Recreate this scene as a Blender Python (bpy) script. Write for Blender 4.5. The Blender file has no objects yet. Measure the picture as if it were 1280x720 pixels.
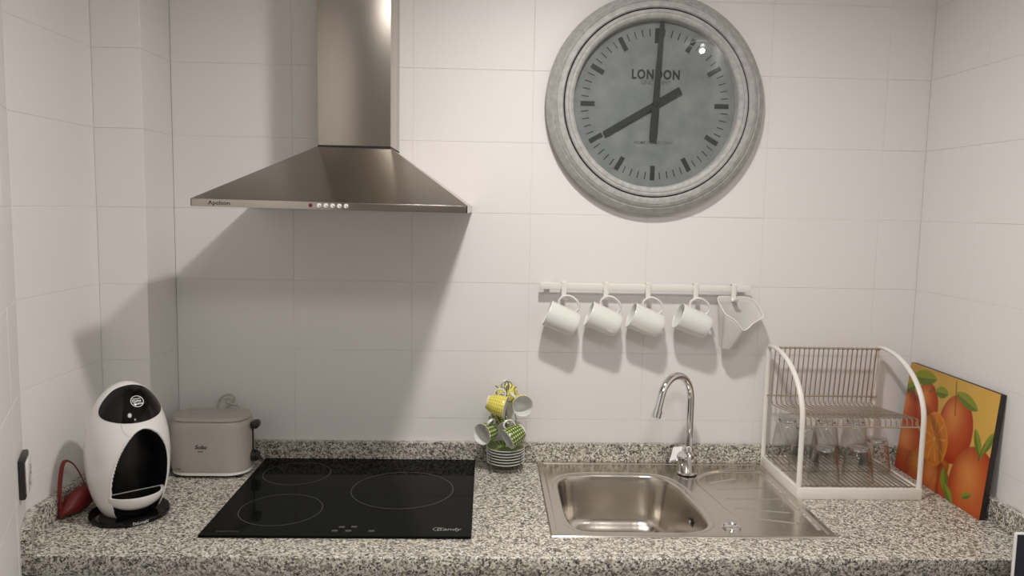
import bpy, bmesh, math, random
import numpy as np
from mathutils import Vector, Matrix
PI = math.pi
random.seed(4)
SC = bpy.context.scene
COL = SC.collection

# ---------------------------------------------------------------- camera
CAM = dict(f=968.35, pitch=.1029, yaw=.0324, roll=.0189, loc=(0, -2.1705, .7222))
cy_, sy_ = math.cos(CAM['yaw']), math.sin(CAM['yaw'])
cp_, sp_ = math.cos(CAM['pitch']), math.sin(CAM['pitch'])
fwd = Vector((sy_*cp_, cy_*cp_, -sp_)); rt = Vector((cy_, -sy_, 0)); up = rt.cross(fwd)
cr_, sr_ = math.cos(CAM['roll']), math.sin(CAM['roll'])
r2 = rt*cr_ + up*sr_; u2 = up*cr_ - rt*sr_
cam_data = bpy.data.cameras.new('camera'); cam = bpy.data.objects.new('camera', cam_data); COL.objects.link(cam)
M = Matrix((r2, u2, -fwd)).transposed().to_4x4(); M.translation = Vector(CAM['loc'])
cam.matrix_world = M
cam_data.sensor_width = 36; cam_data.lens = CAM['f']/1280*36; cam_data.clip_start = .02
SC.camera = cam

# ---------------------------------------------------------------- world, lights, exposure
w = bpy.data.worlds.new('world'); SC.world = w; w.use_nodes = True
w.node_tree.nodes['Background'].inputs[0].default_value = (.9, .93, 1, 1)
w.node_tree.nodes['Background'].inputs[1].default_value = .25
def lamp(name, loc, power, radius, color):
    l = bpy.data.lights.new(name, 'POINT'); l.energy = power; l.shadow_soft_size = radius; l.color = color
    o = bpy.data.objects.new(name, l); o.location = loc; COL.objects.link(o); return o
def downlight(name, loc, power, dia, color, spread):
    l = bpy.data.lights.new(name, 'AREA'); l.shape = 'DISK'; l.size = dia; l.energy = power; l.color = color; l.spread = math.radians(spread)
    o = bpy.data.objects.new(name, l); o.location = loc; COL.objects.link(o); return o
L1 = (.20, -.87, 1.52)
L2 = (1.14, -2.17, 1.585)
downlight('ceiling_bulb', L1, 12.8, .11, (1, .945, .90), 168)
L3 = (.20, -2.10, 1.60)
downlight('fill_light', L3, 11.5, .5, (1, .955, .93), 180)  # added soft fill to lift the ambient level, not a known room lamp
lamp('spot_bulb', L2, 2.2, .014, (1, .95, .90))
SC.view_settings.view_transform = 'Standard'
SC.view_settings.look = 'None'
SC.view_settings.gamma = 1
SC.view_settings.use_curve_mapping = False
SC.view_settings.exposure = 0.15

# ---------------------------------------------------------------- materials
def mat(name, color, rough=.5, metal=0.0, spec=.5, **kw):
    m = bpy.data.materials.new(name); m.use_nodes = True
    b = m.node_tree.nodes['Principled BSDF']
    b.inputs['Base Color'].default_value = (*color, 1); b.inputs['Roughness'].default_value = rough
    b.inputs['Metallic'].default_value = metal; b.inputs['Specular IOR Level'].default_value = spec
    for k, v in kw.items(): b.inputs[k.replace('_', ' ')].default_value = v
    return m
def nd(m, t, **kw):
    n = m.node_tree.nodes.new(t)
    for k, v in kw.items(): setattr(n, k, v)
    return n
def lk(m, a, b): m.node_tree.links.new(a, b)
def bsdf(m): return m.node_tree.nodes['Principled BSDF']
def bump(m, scale, strength, dist=.001, stretch=(1, 1, 1), detail=3):
    tc = nd(m, 'ShaderNodeTexCoord'); mp = nd(m, 'ShaderNodeMapping'); mp.inputs['Scale'].default_value = stretch
    n = nd(m, 'ShaderNodeTexNoise'); n.inputs['Scale'].default_value = scale; n.inputs['Detail'].default_value = detail
    bp = nd(m, 'ShaderNodeBump'); bp.inputs['Strength'].default_value = strength; bp.inputs['Distance'].default_value = dist
    lk(m, tc.outputs['Object'], mp.inputs[0]); lk(m, mp.outputs[0], n.inputs['Vector'])
    lk(m, n.outputs['Fac'], bp.inputs['Height']); lk(m, bp.outputs[0], bsdf(m).inputs['Normal'])
    return n
def mottle(m, c1, c2, scale, stretch=(1, 1, 1), detail=5, lo=.35, hi=.65):
    tc = nd(m, 'ShaderNodeTexCoord'); mp = nd(m, 'ShaderNodeMapping'); mp.inputs['Scale'].default_value = stretch
    n = nd(m, 'ShaderNodeTexNoise'); n.inputs['Scale'].default_value = scale; n.inputs['Detail'].default_value = detail
    r = nd(m, 'ShaderNodeValToRGB'); r.color_ramp.elements[0].position = lo; r.color_ramp.elements[1].position = hi
    r.color_ramp.elements[0].color = (*c1, 1); r.color_ramp.elements[1].color = (*c2, 1)
    lk(m, tc.outputs['Object'], mp.inputs[0]); lk(m, mp.outputs[0], n.inputs['Vector'])
    lk(m, n.outputs['Fac'], r.inputs[0]); lk(m, r.outputs[0], bsdf(m).inputs['Base Color'])
    return r

TILE = mat('glazed_white_tile', (.79, .775, .76), .45, spec=.4)
bump(TILE, 5, .12, .002, detail=1)
GROUT = mat('pale_grout', (.76, .745, .73), .7)
PLASTER = mat('white_plaster', (.74, .73, .70), .9); bump(PLASTER, 60, .1)
CEIL = mat('ceiling_paint', (.78, .77, .75), .9)
FLOOR = mat('beige_floor', (.48, .44, .40), .5)
DARKW = mat('grey_unseen_wall', (.40, .385, .37), .7)  # unseen wall behind the camera, grey chosen to cut light on the worktop front

def granite():
    m = mat('speckled_granite', (.5, .48, .45), .33, spec=.5)
    tc = nd(m, 'ShaderNodeTexCoord')
    nz = nd(m, 'ShaderNodeTexNoise'); nz.inputs['Scale'].default_value = 260; nz.inputs['Detail'].default_value = 2
    mx = nd(m, 'ShaderNodeMixRGB'); mx.inputs[0].default_value = .006
    lk(m, tc.outputs['Object'], mx.inputs[1]); lk(m, nz.outputs['Color'], mx.inputs[2]); lk(m, tc.outputs['Object'], nz.inputs['Vector'])
    v = nd(m, 'ShaderNodeTexVoronoi'); v.inputs['Scale'].default_value = 300
    lk(m, mx.outputs[0], v.inputs['Vector'])
    sp = nd(m, 'ShaderNodeSeparateColor'); lk(m, v.outputs['Color'], sp.inputs[0])
    r = nd(m, 'ShaderNodeValToRGB'); r.color_ramp.interpolation = 'CONSTANT'
    els = [(0, (.05, .048, .044)), (.12, (.17, .162, .145)), (.27, (.33, .31, .27)), (.46, (.57, .54, .455)), (.70, (.70, .67, .58)), (.9, (.80, .78, .70))]
    r.color_ramp.elements[0].color = (*els[0][1], 1); r.color_ramp.elements[1].position = els[1][0]; r.color_ramp.elements[1].color = (*els[1][1], 1)
    for p, c in els[2:]:
        e = r.color_ramp.elements.new(p); e.color = (*c, 1)
    lk(m, sp.outputs[0], r.inputs[0])
    v2 = nd(m, 'ShaderNodeTexVoronoi'); v2.inputs['Scale'].default_value = 150; lk(m, mx.outputs[0], v2.inputs['Vector'])
    s2 = nd(m, 'ShaderNodeSeparateColor'); lk(m, v2.outputs['Color'], s2.inputs[0])
    r3 = nd(m, 'ShaderNodeValToRGB'); r3.color_ramp.interpolation = 'CONSTANT'
    r3.color_ramp.elements[0].color = (.55, .53, .52, 1); r3.color_ramp.elements[1].position = .17; r3.color_ramp.elements[1].color = (1, 1, 1, 1)
    lk(m, s2.outputs[1], r3.inputs[0])
    mm = nd(m, 'ShaderNodeMixRGB', blend_type='MULTIPLY'); mm.inputs[0].default_value = 1
    lk(m, r.outputs[0], mm.inputs[1]); lk(m, r3.outputs[0], mm.inputs[2])
    lk(m, mm.outputs[0], bsdf(m).inputs['Base Color'])
    return m
GRANITE = granite()

def steel(name, col, rough, stretch, s=.08, scale=90):
    m = mat(name, col, rough, 1.0)
    n = bump(m, scale, s, .0005, stretch)
    r = nd(m, 'ShaderNodeMapRange'); r.inputs['To Min'].default_value = rough-.04; r.inputs['To Max'].default_value = rough+.05
    lk(m, n.outputs['Fac'], r.inputs['Value']); lk(m, r.outputs[0], bsdf(m).inputs['Roughness'])
    return m
HOOD = steel('brushed_hood_steel', (.47, .435, .385), .17, (1, 30, 30), .05)
CHIM = steel('brushed_chimney_steel', (.47, .435, .385), .25, (30, 30, 1), .05)
SINK = steel('satin_sink_steel', (.62, .585, .53), .2, (1, 8, 8), .03)
CHROME = mat('chrome', (.78, .78, .78), .06, 1.0)
WIRE = mat('bronzed_wire', (.46, .38, .30), .28, .85)
THINWIRE = mat('grey_wire', (.25, .23, .22), .3, .9)
WHITE = mat('white_enamel', (.80, .78, .73), .3)
CERAMIC = mat('white_ceramic', (.74, .745, .70), .18)
PLASTICW = mat('white_plastic', (.80, .79, .77), .22, Coat_Weight=.4)
CREAM = mat('cream_plastic', (.47, .44, .39), .4)
BLACKG = mat('gloss_black', (.004, .004, .004), .06, spec=.3)
BLACKM = mat('matt_black', (.012, .012, .012), .4)
HOBGLASS = mat('black_hob_glass', (.006, .007, .006), .05, spec=.1, IOR=1.25)
HOBMARK = mat('hob_print', (.065, .065, .065), .3)
HOBMARKB = mat('hob_print_bright', (.22, .22, .21), .3)
INK = mat('black_ink', (.02, .02, .02), .5)
SILVERINK = mat('silver_ink', (.6, .6, .6), .4)
ZINC = mat('weathered_zinc', (.4, .4, .38), .55); mottle(ZINC, (.35, .353, .343), (.45, .452, .44), 70, (1, 1, 1), 8)
DIAL = mat('clock_dial_paint', (.2, .22, .22), .7); mottle(DIAL, (.155, .176, .180), (.228, .243, .240), 18, (1, 1, 1), 10, .3, .7)
CLOCKINK = mat('clock_print', (.018, .022, .022), .6)
CLOCKFINE = mat('clock_fine_print', (.09, .10, .10), .6)
RED = mat('dark_red_cloth', (.17, .012, .010), .45)
REDLEAD = mat('red_indicator', (.12, .01, .01), .3)
CAB = mat('cabinet_white', (.62, .66, .64), .4)
DARKGAP = mat('dark_gap', (.01, .01, .01), .8)
PANEL = mat('dark_blue_glass', (.006, .009, .02), .1)
LAMPM = mat('lamp_metal', (.7, .7, .7), .3, 1)
def thin_glass(name, tint, pwr=4):
    m = bpy.data.materials.new(name); m.use_nodes = True; t = m.node_tree; t.nodes.clear()
    o = t.nodes.new('ShaderNodeOutputMaterial'); mx = t.nodes.new('ShaderNodeMixShader')
    tr = t.nodes.new('ShaderNodeBsdfTransparent'); tr.inputs[0].default_value = (*tint, 1)
    gl = t.nodes.new('ShaderNodeBsdfGlossy'); gl.inputs['Roughness'].default_value = .01
    lw = t.nodes.new('ShaderNodeLayerWeight'); lw.inputs[0].default_value = .5
    pw5 = t.nodes.new('ShaderNodeMath'); pw5.operation = 'POWER'; pw5.inputs[1].default_value = pwr
    ma = t.nodes.new('ShaderNodeMath'); ma.operation = 'MULTIPLY_ADD'; ma.inputs[1].default_value = .9; ma.inputs[2].default_value = .04
    t.links.new(lw.outputs['Facing'], pw5.inputs[0]); t.links.new(pw5.outputs[0], ma.inputs[0]); t.links.new(ma.outputs[0], mx.inputs[0]); t.links.new(tr.outputs[0], mx.inputs[1]); t.links.new(gl.outputs[0], mx.inputs[2])
    t.links.new(mx.outputs[0], o.inputs[0]); return m
CLOCKGLASS = thin_glass('clock_glass', (.98, .99, .99))
TUMBLER = thin_glass('clear_glass', (.965, .965, .955), 2.8)
GBASE = mat('thick_glass', (.9, .92, .91), .02, Transmission_Weight=1.0, IOR=1.45)
JUG = mat('translucent_plastic', (.80, .79, .75), .35, Transmission_Weight=.35, IOR=1.2)

def gingham(name, dark, mid, light, n, s, off=0.0):
    m = mat(name, light, .2)
    tc = nd(m, 'ShaderNodeTexCoord'); sx = nd(m, 'ShaderNodeSeparateXYZ'); lk(m, tc.outputs['Object'], sx.inputs[0])
    def mth(op, a, b=None):
        k = nd(m, 'ShaderNodeMath', operation=op)
        for i, v in enumerate((a, b)):
            if v is None: continue
            if isinstance(v, (int, float)): k.inputs[i].default_value = v
            else: lk(m, v, k.inputs[i])
        return k.outputs[0]
    ang = mth('ARCTAN2', sx.outputs[1], sx.outputs[0])
    a = mth('GREATER_THAN', mth('FRACT', mth('MULTIPLY', ang, n/(2*PI))), .42)
    b = mth('GREATER_THAN', mth('FRACT', mth('MULTIPLY', mth('ADD', sx.outputs[2], .1+off), s)), .42)
    tot = mth('MULTIPLY', mth('ADD', a, b), .5)
    r = nd(m, 'ShaderNodeValToRGB'); r.color_ramp.interpolation = 'CONSTANT'
    r.color_ramp.elements[0].color = (*light, 1); r.color_ramp.elements[1].position = .8; r.color_ramp.elements[1].color = (*dark, 1)
    e = r.color_ramp.elements.new(.3); e.color = (*mid, 1)
    lk(m, tot, r.inputs[0]); lk(m, r.outputs[0], bsdf(m).inputs['Base Color'])
    return m
YEL = gingham('yellow_gingham_glaze', (.66, .55, .015), (.72, .66, .10), (.80, .78, .45), 18, 160)
GRN = gingham('green_gingham_glaze', (.075, .13, .012), (.13, .20, .02), (.75, .78, .55), 16, 150)

# ---------------------------------------------------------------- mesh helpers
def finish(o, label=None, cat=None, group=None, kind=None):
    if label: o['label'] = label
    if cat: o['category'] = cat
    if group: o['group'] = group
    if kind: o['kind'] = kind
    return o
def link(name, me, parent=None, loc=None, m=None):
    o = bpy.data.objects.new(name, me); COL.objects.link(o)
    if parent: o.parent = parent
    if m is not None: o.matrix_local = m
    if loc is not None: o.location = loc
    return o
def thing(name, label, cat, loc=(0, 0, 0), rotz=0, group=None):
    o = bpy.data.objects.new(name, None); COL.objects.link(o); o.location = loc; o.rotation_euler = (0, 0, rotz)
    o.empty_display_size = .05
    return finish(o, label, cat, group)
def obj(name, bm, material, parent=None, smooth=True, angle=35, label=None, kind=None, m=None):
    bmesh.ops.recalc_face_normals(bm, faces=bm.faces)
    me = bpy.data.meshes.new(name); bm.to_mesh(me); bm.free()
    for x in (material if isinstance(material, (list, tuple)) else [material]): me.materials.append(x)
    if smooth:
        me.polygons.foreach_set('use_smooth', [True]*len(me.polygons))
        me.set_sharp_from_angle(angle=math.radians(angle))
    return finish(link(name, me, parent, m=m), label=label, kind=kind)
def B(): return bmesh.new()
def box(bm, lo, hi, bev=0.0, seg=2, m=None):
    b = bmesh.new(); bmesh.ops.create_cube(b, size=1)
    s = [hi[i]-lo[i] for i in range(3)]; c = [(hi[i]+lo[i])/2 for i in range(3)]
    for v in b.verts: v.co = Vector((v.co.x*s[0]+c[0], v.co.y*s[1]+c[1], v.co.z*s[2]+c[2]))
    if bev: bmesh.ops.bevel(b, geom=b.edges[:], offset=bev, segments=seg, affect='EDGES', profile=.5)
    if m is not None: b.transform(m)
    me = bpy.data.meshes.new('tmp'); b.to_mesh(me); b.free(); bm.from_mesh(me); bpy.data.meshes.remove(me)
    return bm
def prism(bm, pts, z0, z1, bev=0.0, m=None):
    b = bmesh.new()
    f = b.faces.new([b.verts.new((p[0], p[1], z0)) for p in pts])
    r = bmesh.ops.extrude_face_region(b, geom=[f])
    for v in r['geom']:
        if isinstance(v, bmesh.types.BMVert): v.co.z = z1
    if bev:
        bmesh.ops.recalc_face_normals(b, faces=b.faces)
        bmesh.ops.bevel(b, geom=[e for e in b.edges if abs(e.verts[0].co.z-e.verts[1].co.z) < 1e-7], offset=bev, segments=2, affect='EDGES')
    if m is not None: b.transform(m)
    me = bpy.data.meshes.new('tmp'); b.to_mesh(me); b.free(); bm.from_mesh(me); bpy.data.meshes.remove(me)
    return bm
def lathe(bm, prof, n=48, m=None, closed=False, caps=False):
    """profile of (r, z) about Z"""
    rings = []
    for r, z in prof:
        if r < 1e-6: rings.append([bm.verts.new((0, 0, z))])
        else: rings.append([bm.verts.new((r*math.cos(2*PI*i/n), r*math.sin(2*PI*i/n), z)) for i in range(n)])
    seq = list(zip(rings, rings[1:]))
    if closed: seq.append((rings[-1], rings[0]))
    for a, b in seq:
        for i in range(n):
            j = (i+1) % n
            if len(a) == 1 and len(b) == 1: continue
            if len(a) == 1: bm.faces.new((a[0], b[j], b[i]))
            elif len(b) == 1: bm.faces.new((a[i], a[j], b[0]))
            else: bm.faces.new((a[i], a[j], b[j], b[i]))
    if m is not None:
        vs = [v for r in rings for v in r]; bmesh.ops.transform(bm, matrix=m, verts=vs)
    return bm
def tube(bm, pts, r, n=10, closed=False, flat=None):
    """sweep a circle (or ellipse flat=(a,b)) along pts"""
    P = [Vector(p) for p in pts]; N = len(P); rings = []
    prev = None
    for i in range(N):
        if closed: t = (P[(i+1) % N]-P[i-1]).normalized()
        else: t = (P[min(i+1, N-1)]-P[max(i-1, 0)]).normalized()
        if prev is None:
            a = Vector((0, 0, 1)) if abs(t.z) < .9 else Vector((1, 0, 0))
            u = (a-t*a.dot(t)).normalized()
        else: u = (prev-t*prev.dot(t)).normalized()
        prev = u; v = t.cross(u)
        rr = r[i] if isinstance(r, (list, tuple)) else r
        ra, rb = (rr, rr) if flat is None else (flat[0], flat[1])
        rings.append([bm.verts.new(P[i]+u*math.cos(2*PI*k/n)*ra+v*math.sin(2*PI*k/n)*rb) for k in range(n)])
    for i in range(N if closed else N-1):
        a, b = rings[i], rings[(i+1) % N]
        for k in range(n): bm.faces.new((a[k], a[(k+1) % n], b[(k+1) % n], b[k]))
    if not closed:
        bm.faces.new(rings[0][::-1]); bm.faces.new(rings[-1])
    return bm
def cyl(bm, a, b, r, n=24, r_b=None): return tube(bm, [a, b], [r, r if r_b is None else r_b], n)
def spline(pts, k=8, closed=False):
    P = [Vector(p) for p in pts]; N = len(P); out = []
    for i in range(N if closed else N-1):
        g = lambda j: P[j % N] if closed else P[max(0, min(N-1, j))]
        p0, p1, p2, p3 = g(i-1), g(i), g(i+1), g(i+2)
        for s in range(k):
            t = s/k
            out.append(.5*((2*p1)+(p2-p0)*t+(2*p0-5*p1+4*p2-p3)*t*t+(3*p1-p0-3*p2+p3)*t**3))
    if not closed: out.append(P[-1])
    return out
def text(name, s, size, material, parent, m, bold=0.0, align='CENTER', xs=1.0, kind=None, shear=0.0, spacing=1.0):
    c = bpy.data.curves.new(name, 'FONT'); c.body = s; c.size = size; c.align_x = align; c.align_y = 'CENTER'
    c.offset = bold; c.extrude = .00015; c.resolution_u = 4; c.shear = shear; c.space_character = spacing
    t = bpy.data.objects.new('tmp', c); COL.objects.link(t)
    dg = bpy.context.evaluated_depsgraph_get(); dg.update()
    me = bpy.data.meshes.new_from_object(t.evaluated_get(dg)); bpy.data.objects.remove(t); bpy.data.curves.remove(c)
    me.materials.clear(); me.materials.append(material); me.name = name
    me.transform(Matrix.Diagonal((xs, 1, 1, 1)))
    return link(name, me, parent, m=m)
FACE = Matrix.Rotation(PI/2, 4, 'X')          # text plane facing -Y
def T(*v): return Matrix.Translation(Vector(v))
def grid_mesh(name, X, Y, Z, material, parent=None, mask=None):
    """X,Y,Z arrays (r,c) -> mesh"""
    R, Cc = X.shape
    co = np.stack([X, Y, Z], -1).reshape(-1, 3)
    idx = np.arange(R*Cc).reshape(R, Cc)
    q = np.stack([idx[:-1, :-1], idx[:-1, 1:], idx[1:, 1:], idx[1:, :-1]], -1).reshape(-1, 4)
    if mask is not None: q = q[mask.reshape(-1)]
    me = bpy.data.meshes.new(name)
    me.from_pydata(co.tolist(), [], q.tolist()); me.materials.append(material)
    me.polygons.foreach_set('use_smooth', [True]*len(me.polygons)); me.update()
    return link(name, me, parent)
def dup(o, parent=None, name=None):
    c = o.copy(); COL.objects.link(c)
    if parent: c.parent = parent
    for ch in list(o.children): dup(ch, c)
    return c

# ================================================================ THE ROOM
ZF, ZC = -.9, 1.62
def struct(name, bm, m, **k):
    return obj(name, bm, m, None, kind='structure', **k)
GAP = .0009; TH = .2-.0046; TW = .3289; TZ0 = .1202; TX0 = -.2103; TT = .006
tile_cache = {}
def tile_mesh(wd, ht):
    k = (round(wd, 4), round(ht, 4))
    if k not in tile_cache:
        b = B(); box(b, (0, -TT, 0), (wd, -.0045, ht), min(.0005, wd/4), 1)
        bmesh.ops.recalc_face_normals(b, faces=b.faces)
        me = bpy.data.meshes.new('tile'); b.to_mesh(me); b.free(); me.materials.append(TILE)
        me.polygons.foreach_set('use_smooth', [True]*len(me.polygons)); me.set_sharp_from_angle(angle=math.radians(20))
        tile_cache[k] = me
    return tile_cache[k]
def tiles(parent, org, ang, length, first, z0=-.05, z1=ZC-.002):
    """tiles on a wall face starting at org, running along direction ang, front normal = local -Y; face plane at local y=0"""
    rot = Matrix.Rotation(ang, 4, 'Z')
    u = [0.0]; x = first
    while x < length-.004:
        if x > .004: u.append(x)
        x += TW
    u.append(length)
    zs = [z0]; k = math.ceil((z0-TZ0)/TH+1e-6)
    while TZ0+k*TH < z1-.004:
        if TZ0+k*TH > z0+.004: zs.append(TZ0+k*TH)
        k += 1
    zs.append(z1)
    for a, b in zip(u, u[1:]):
        for c, d in zip(zs, zs[1:]):
            if b-a < .006 or d-c < .006: continue
            me = tile_mesh(b-a-GAP, d-c-GAP)
            jit = random.uniform(-.0002, .0002)
            mm = T(org[0], org[1], 0) @ rot @ T(a+GAP/2, TT+jit, c+GAP/2) @ Matrix.Rotation(random.uniform(-.0012, .0012), 4, 'X') @ Matrix.Rotation(random.uniform(-.0008, .0008), 4, 'Z')
            link('tile', me, parent, m=mm)
XL, XR, YF = -.985, 1.2282, -3.6
COLX, COLY = -.864, -.18
KY = -.53; A1 = (-.760, -1.02)
# slabs sit behind the tiles (joint depth 1.5 mm)
g = TT-.0050
wb = struct('wall_back', box(B(), (COLX-.0, g, ZF), (XR+.1, .12, ZC)), GROUT)
tiles(wb, (COLX, 0), 0, XR-COLX, (TX0-COLX) % TW)
wc = struct('wall_corner_pillar', box(B(), (XL-.02, COLY+g, ZF), (COLX-g, .12, ZC)), GROUT)
tiles(wc, (XL, COLY), 0, COLX-XL, .4)
tiles(wc, (COLX, COLY), PI/2, -COLY, .4)
wr = struct('wall_right', box(B(), (XR+g, YF, ZF), (XR+.12, g, ZC)), GROUT)
tiles(wr, (XR, 0), -PI/2, 2.0, .25)
wl = struct('wall_left', prism(B(), [(XL-g, COLY+.01), (XL-g, KY), (A1[0]-g, A1[1]), (A1[0]-g, YF), (XL-.15, YF), (XL-.15, COLY+.01)], ZF, ZC), GROUT, smooth=False)
tiles(wl, (XL, KY), PI/2, COLY-KY, .4)
al = math.atan2(KY-A1[1], XL-A1[0]); ln = math.hypot(KY-A1[1], XL-A1[0])
tiles(wl, A1, al, ln, .4)
tiles(wl, (A1[0], A1[1]-1.0), PI/2, 1.0, .2)
struct('wall_front', box(B(), (XL-.15, YF-.1, ZF), (XR+.12, YF, ZC)), DARKW)
struct('floor', box(B(), (XL-.15, YF-.1, ZF-.05), (XR+.12, .12, ZF)), FLOOR)
struct('ceiling', box(B(), (XL-.15, YF-.1, ZC), (XR+.12, .12, ZC+.05)), CEIL)

# ceiling lamps (out of frame, they hold the two bulbs; the middle holder is made up for the fill light)
def ceiling_lamp(loc, label, drop):
    t = thing('ceiling_lamp', label, 'lamp', (loc[0], loc[1], ZC))
    b = B(); lathe(b, [(0, 0), (.05, 0), (.05, -.008), (.02, -.014), (0, -.014)], 32); obj('ceiling_rose', b, LAMPM, t)
    if drop > .02:
        b = B(); cyl(b, (0, 0, -.012), (0, 0, -drop), .01, 16); obj('socket', b, WHITE, t)
ceiling_lamp(L1, 'round ceiling lamp holder in front of the worktop', ZC-L1[2]-.004)
ceiling_lamp(L3, 'unseen round holder added for the fill light in the middle of the room', .001)
ceiling_lamp(L2, 'small round ceiling lamp holder near the right wall', .001)

# ================================================================ WORKTOP
wt = thing('worktop', 'long speckled grey granite worktop under the hood and clock', 'worktop', (0, 0, 0))
CF, CTH = -.628, .042
XE = XL+(XL-A1[0])/(KY-A1[1])*(CF-KY)
outline = [(XL+.001, COLY-.001), (XL+.001, KY), (XE+.001, CF), (XR-.001, CF), (XR-.001, -.001), (COLX+.001, -.001), (COLX+.001, COLY-.001)]
def slab_with_hole():
    c = bpy.data.curves.new('s', 'CURVE'); c.dimensions = '2D'; c.fill_mode = 'BOTH'; c.extrude = CTH/2-.002; c.bevel_depth = .002; c.bevel_resolution = 1
    for pts in (outline, [(.172, -.055), (.172, -.508), (.775, -.508), (.775, -.055)][::-1]):
        s = c.splines.new('POLY'); s.points.add(len(pts)-1); s.use_cyclic_u = True
        cx = .5 if pts is outline else 0
        for p, q in zip(s.points, pts): p.co = (q[0], q[1], 0, 1)
    t = bpy.data.objects.new('tmp', c); COL.objects.link(t)
    dg = bpy.context.evaluated_depsgraph_get(); dg.update()
    me = bpy.data.meshes.new_from_object(t.evaluated_get(dg)); bpy.data.objects.remove(t)
    me.transform(T(0, 0, -CTH/2)); me.materials.clear(); me.materials.append(GRANITE)
    return link('slab', me, wt)
slab_with_hole()
UH, UT = .054, .02
UL = iter(['long granite upstand along the back wall', 'short granite upstand on the side of the corner pillar', 'granite upstand across the pillar behind the coffee machine', 'granite upstand along the straight part of the left wall', 'granite upstand piece at the front left end of the worktop', 'granite upstand along the right wall behind the fruit picture'])
def upst(pts): finish(obj('upstand', prism(B(), pts, .0004, UH, .0015), GRANITE), next(UL), 'upstand')
e = .0005
upst([(COLX+e, -UT), (XR-e, -UT), (XR-e, -e), (COLX+e, -e)])
upst([(COLX+e, COLY-UT), (COLX+UT, COLY-UT), (COLX+UT, -UT-e), (COLX+e, -UT-e)])
upst([(XL+UT+e, COLY-UT), (COLX, COLY-UT), (COLX, COLY-e), (XL+UT+e, COLY-e)])
dx = .0045
upst([(XL+e, KY), (XL+UT, KY-dx), (XL+UT, COLY-e), (XL+e, COLY-e)])
upst([(XE+e, CF-.0003), (XE+UT/math.cos(.43)+e, CF-.0003), (XL+UT, KY-dx-e), (XL+e, KY-e)])
upst([(XR-UT, CF+.001), (XR-e, CF+.001), (XR-e, -UT-e), (XR-UT, -UT-e)])

# base cabinets
def cabinet(x0, x1, label):
    t = thing('base_cabinet', label, 'cabinet', ((x0+x1)/2, -.3, ZF)); hw = (x1-x0)/2-.001; H = -CTH-ZF-.001
    b = B(); box(b, (-hw, -.29, .1), (-hw+.016, .28, H)); box(b, (hw-.016, -.29, .1), (hw, .28, H)); box(b, (-hw+.016, -.29, .1), (hw-.016, .28, .116)); box(b, (-hw+.016, .27, .116), (hw-.016, .28, H))
    obj('carcass', b, CAB, t)
    b = B(); box(b, (-hw, -.24, 0), (hw, -.22, .099)); obj('plinth', b, CAB, t)
    zs = [.103, .37, .64, H-.004]
    for a, c in zip(zs, zs[1:]):
        d = obj('drawer_front', box(B(), (-hw+.0015, -.31, a), (hw-.0015, -.2915, c-.004), .0015), CAB, t)
        b = B(); box(b, (-.08, -.335, c-.05), (.08, -.327, c-.04), .002); box(b, (-.075, -.328, c-.048), (-.068, -.3105, c-.042)); box(b, (.068, -.328, c-.048), (.075, -.3105, c-.042))
        obj('handle', b, CHROME, d)
cabinet(-.925, .136, 'white base cabinet under the hob half of the worktop')
cabinet(.136, 1.222, 'white base cabinet under the sink half of the worktop')

# ================================================================ HOB
HX, HY = -.6168, -.0205
t = thing('cooktop', 'black glass cooktop set in the granite under the hood', 'cooktop', (HX+.295, HY-.26, 0))
def rrect(w_, h_, r, n=6):
    p = []
    for cx, cy, a0 in ((w_/2-r, h_/2-r, 0), (-w_/2+r, h_/2-r, PI/2), (-w_/2+r, -h_/2+r, PI), (w_/2-r, -h_/2+r, 3*PI/2)):
        for i in range(n+1): p.append((cx+r*math.cos(a0+i*PI/2/n), cy+r*math.sin(a0+i*PI/2/n)))
    return p
obj('glass_plate', prism(B(), rrect(.592, .522, .006), .0004, .006, .0012), HOBGLASS, t)
def ringm(bm, cx, cy, r, wd, z): lathe(bm, [(r-wd/2, z), (r+wd/2, z), (r+wd/2, z+.00012), (r-wd/2, z+.00012)], 96, T(cx, cy, 0), closed=True)
for x, y, r in ((-.2065, -.258, .128), (-.477, -.393, .0955), (-.5, -.144, .0875)):
    b = B(); ringm(b, x-(HX+.295), y-(HY-.26), r, .0016, .00605); obj('cooking_zone_ring', b, HOBMARK, t)
def flat(x, y, z): return T(x-(HX+.295), y-(HY-.26), z)
text('logo', 'Candy', .021, HOBMARKB, t, flat(-.078, -.503, .0063), .0002, xs=1.0, shear=.2)
b = B(); ringm(b, -.103-(HX+.295), -.502-(HY-.26), .0085, .0018, .0061); obj('logo_swash', b, HOBMARKB, t)
text('lettering', 'INDUCTION', .0085, HOBMARK, t, flat(-.56, -.5205, .0063))
for x, y in ((-.328, -.513), (-.298, -.513), (-.247, -.513), (-.316, -.493), (-.289, -.491)):
    b = B(); box(b, (-.0065, -.0045, 0), (.0065, .0045, .00012)); box(b, (-.004, -.0007, .0001), (.004, .0007, .0002))
    o = obj('touch_mark', b, HOBMARK, t); o.matrix_local = flat(x, y, .00605)

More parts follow.
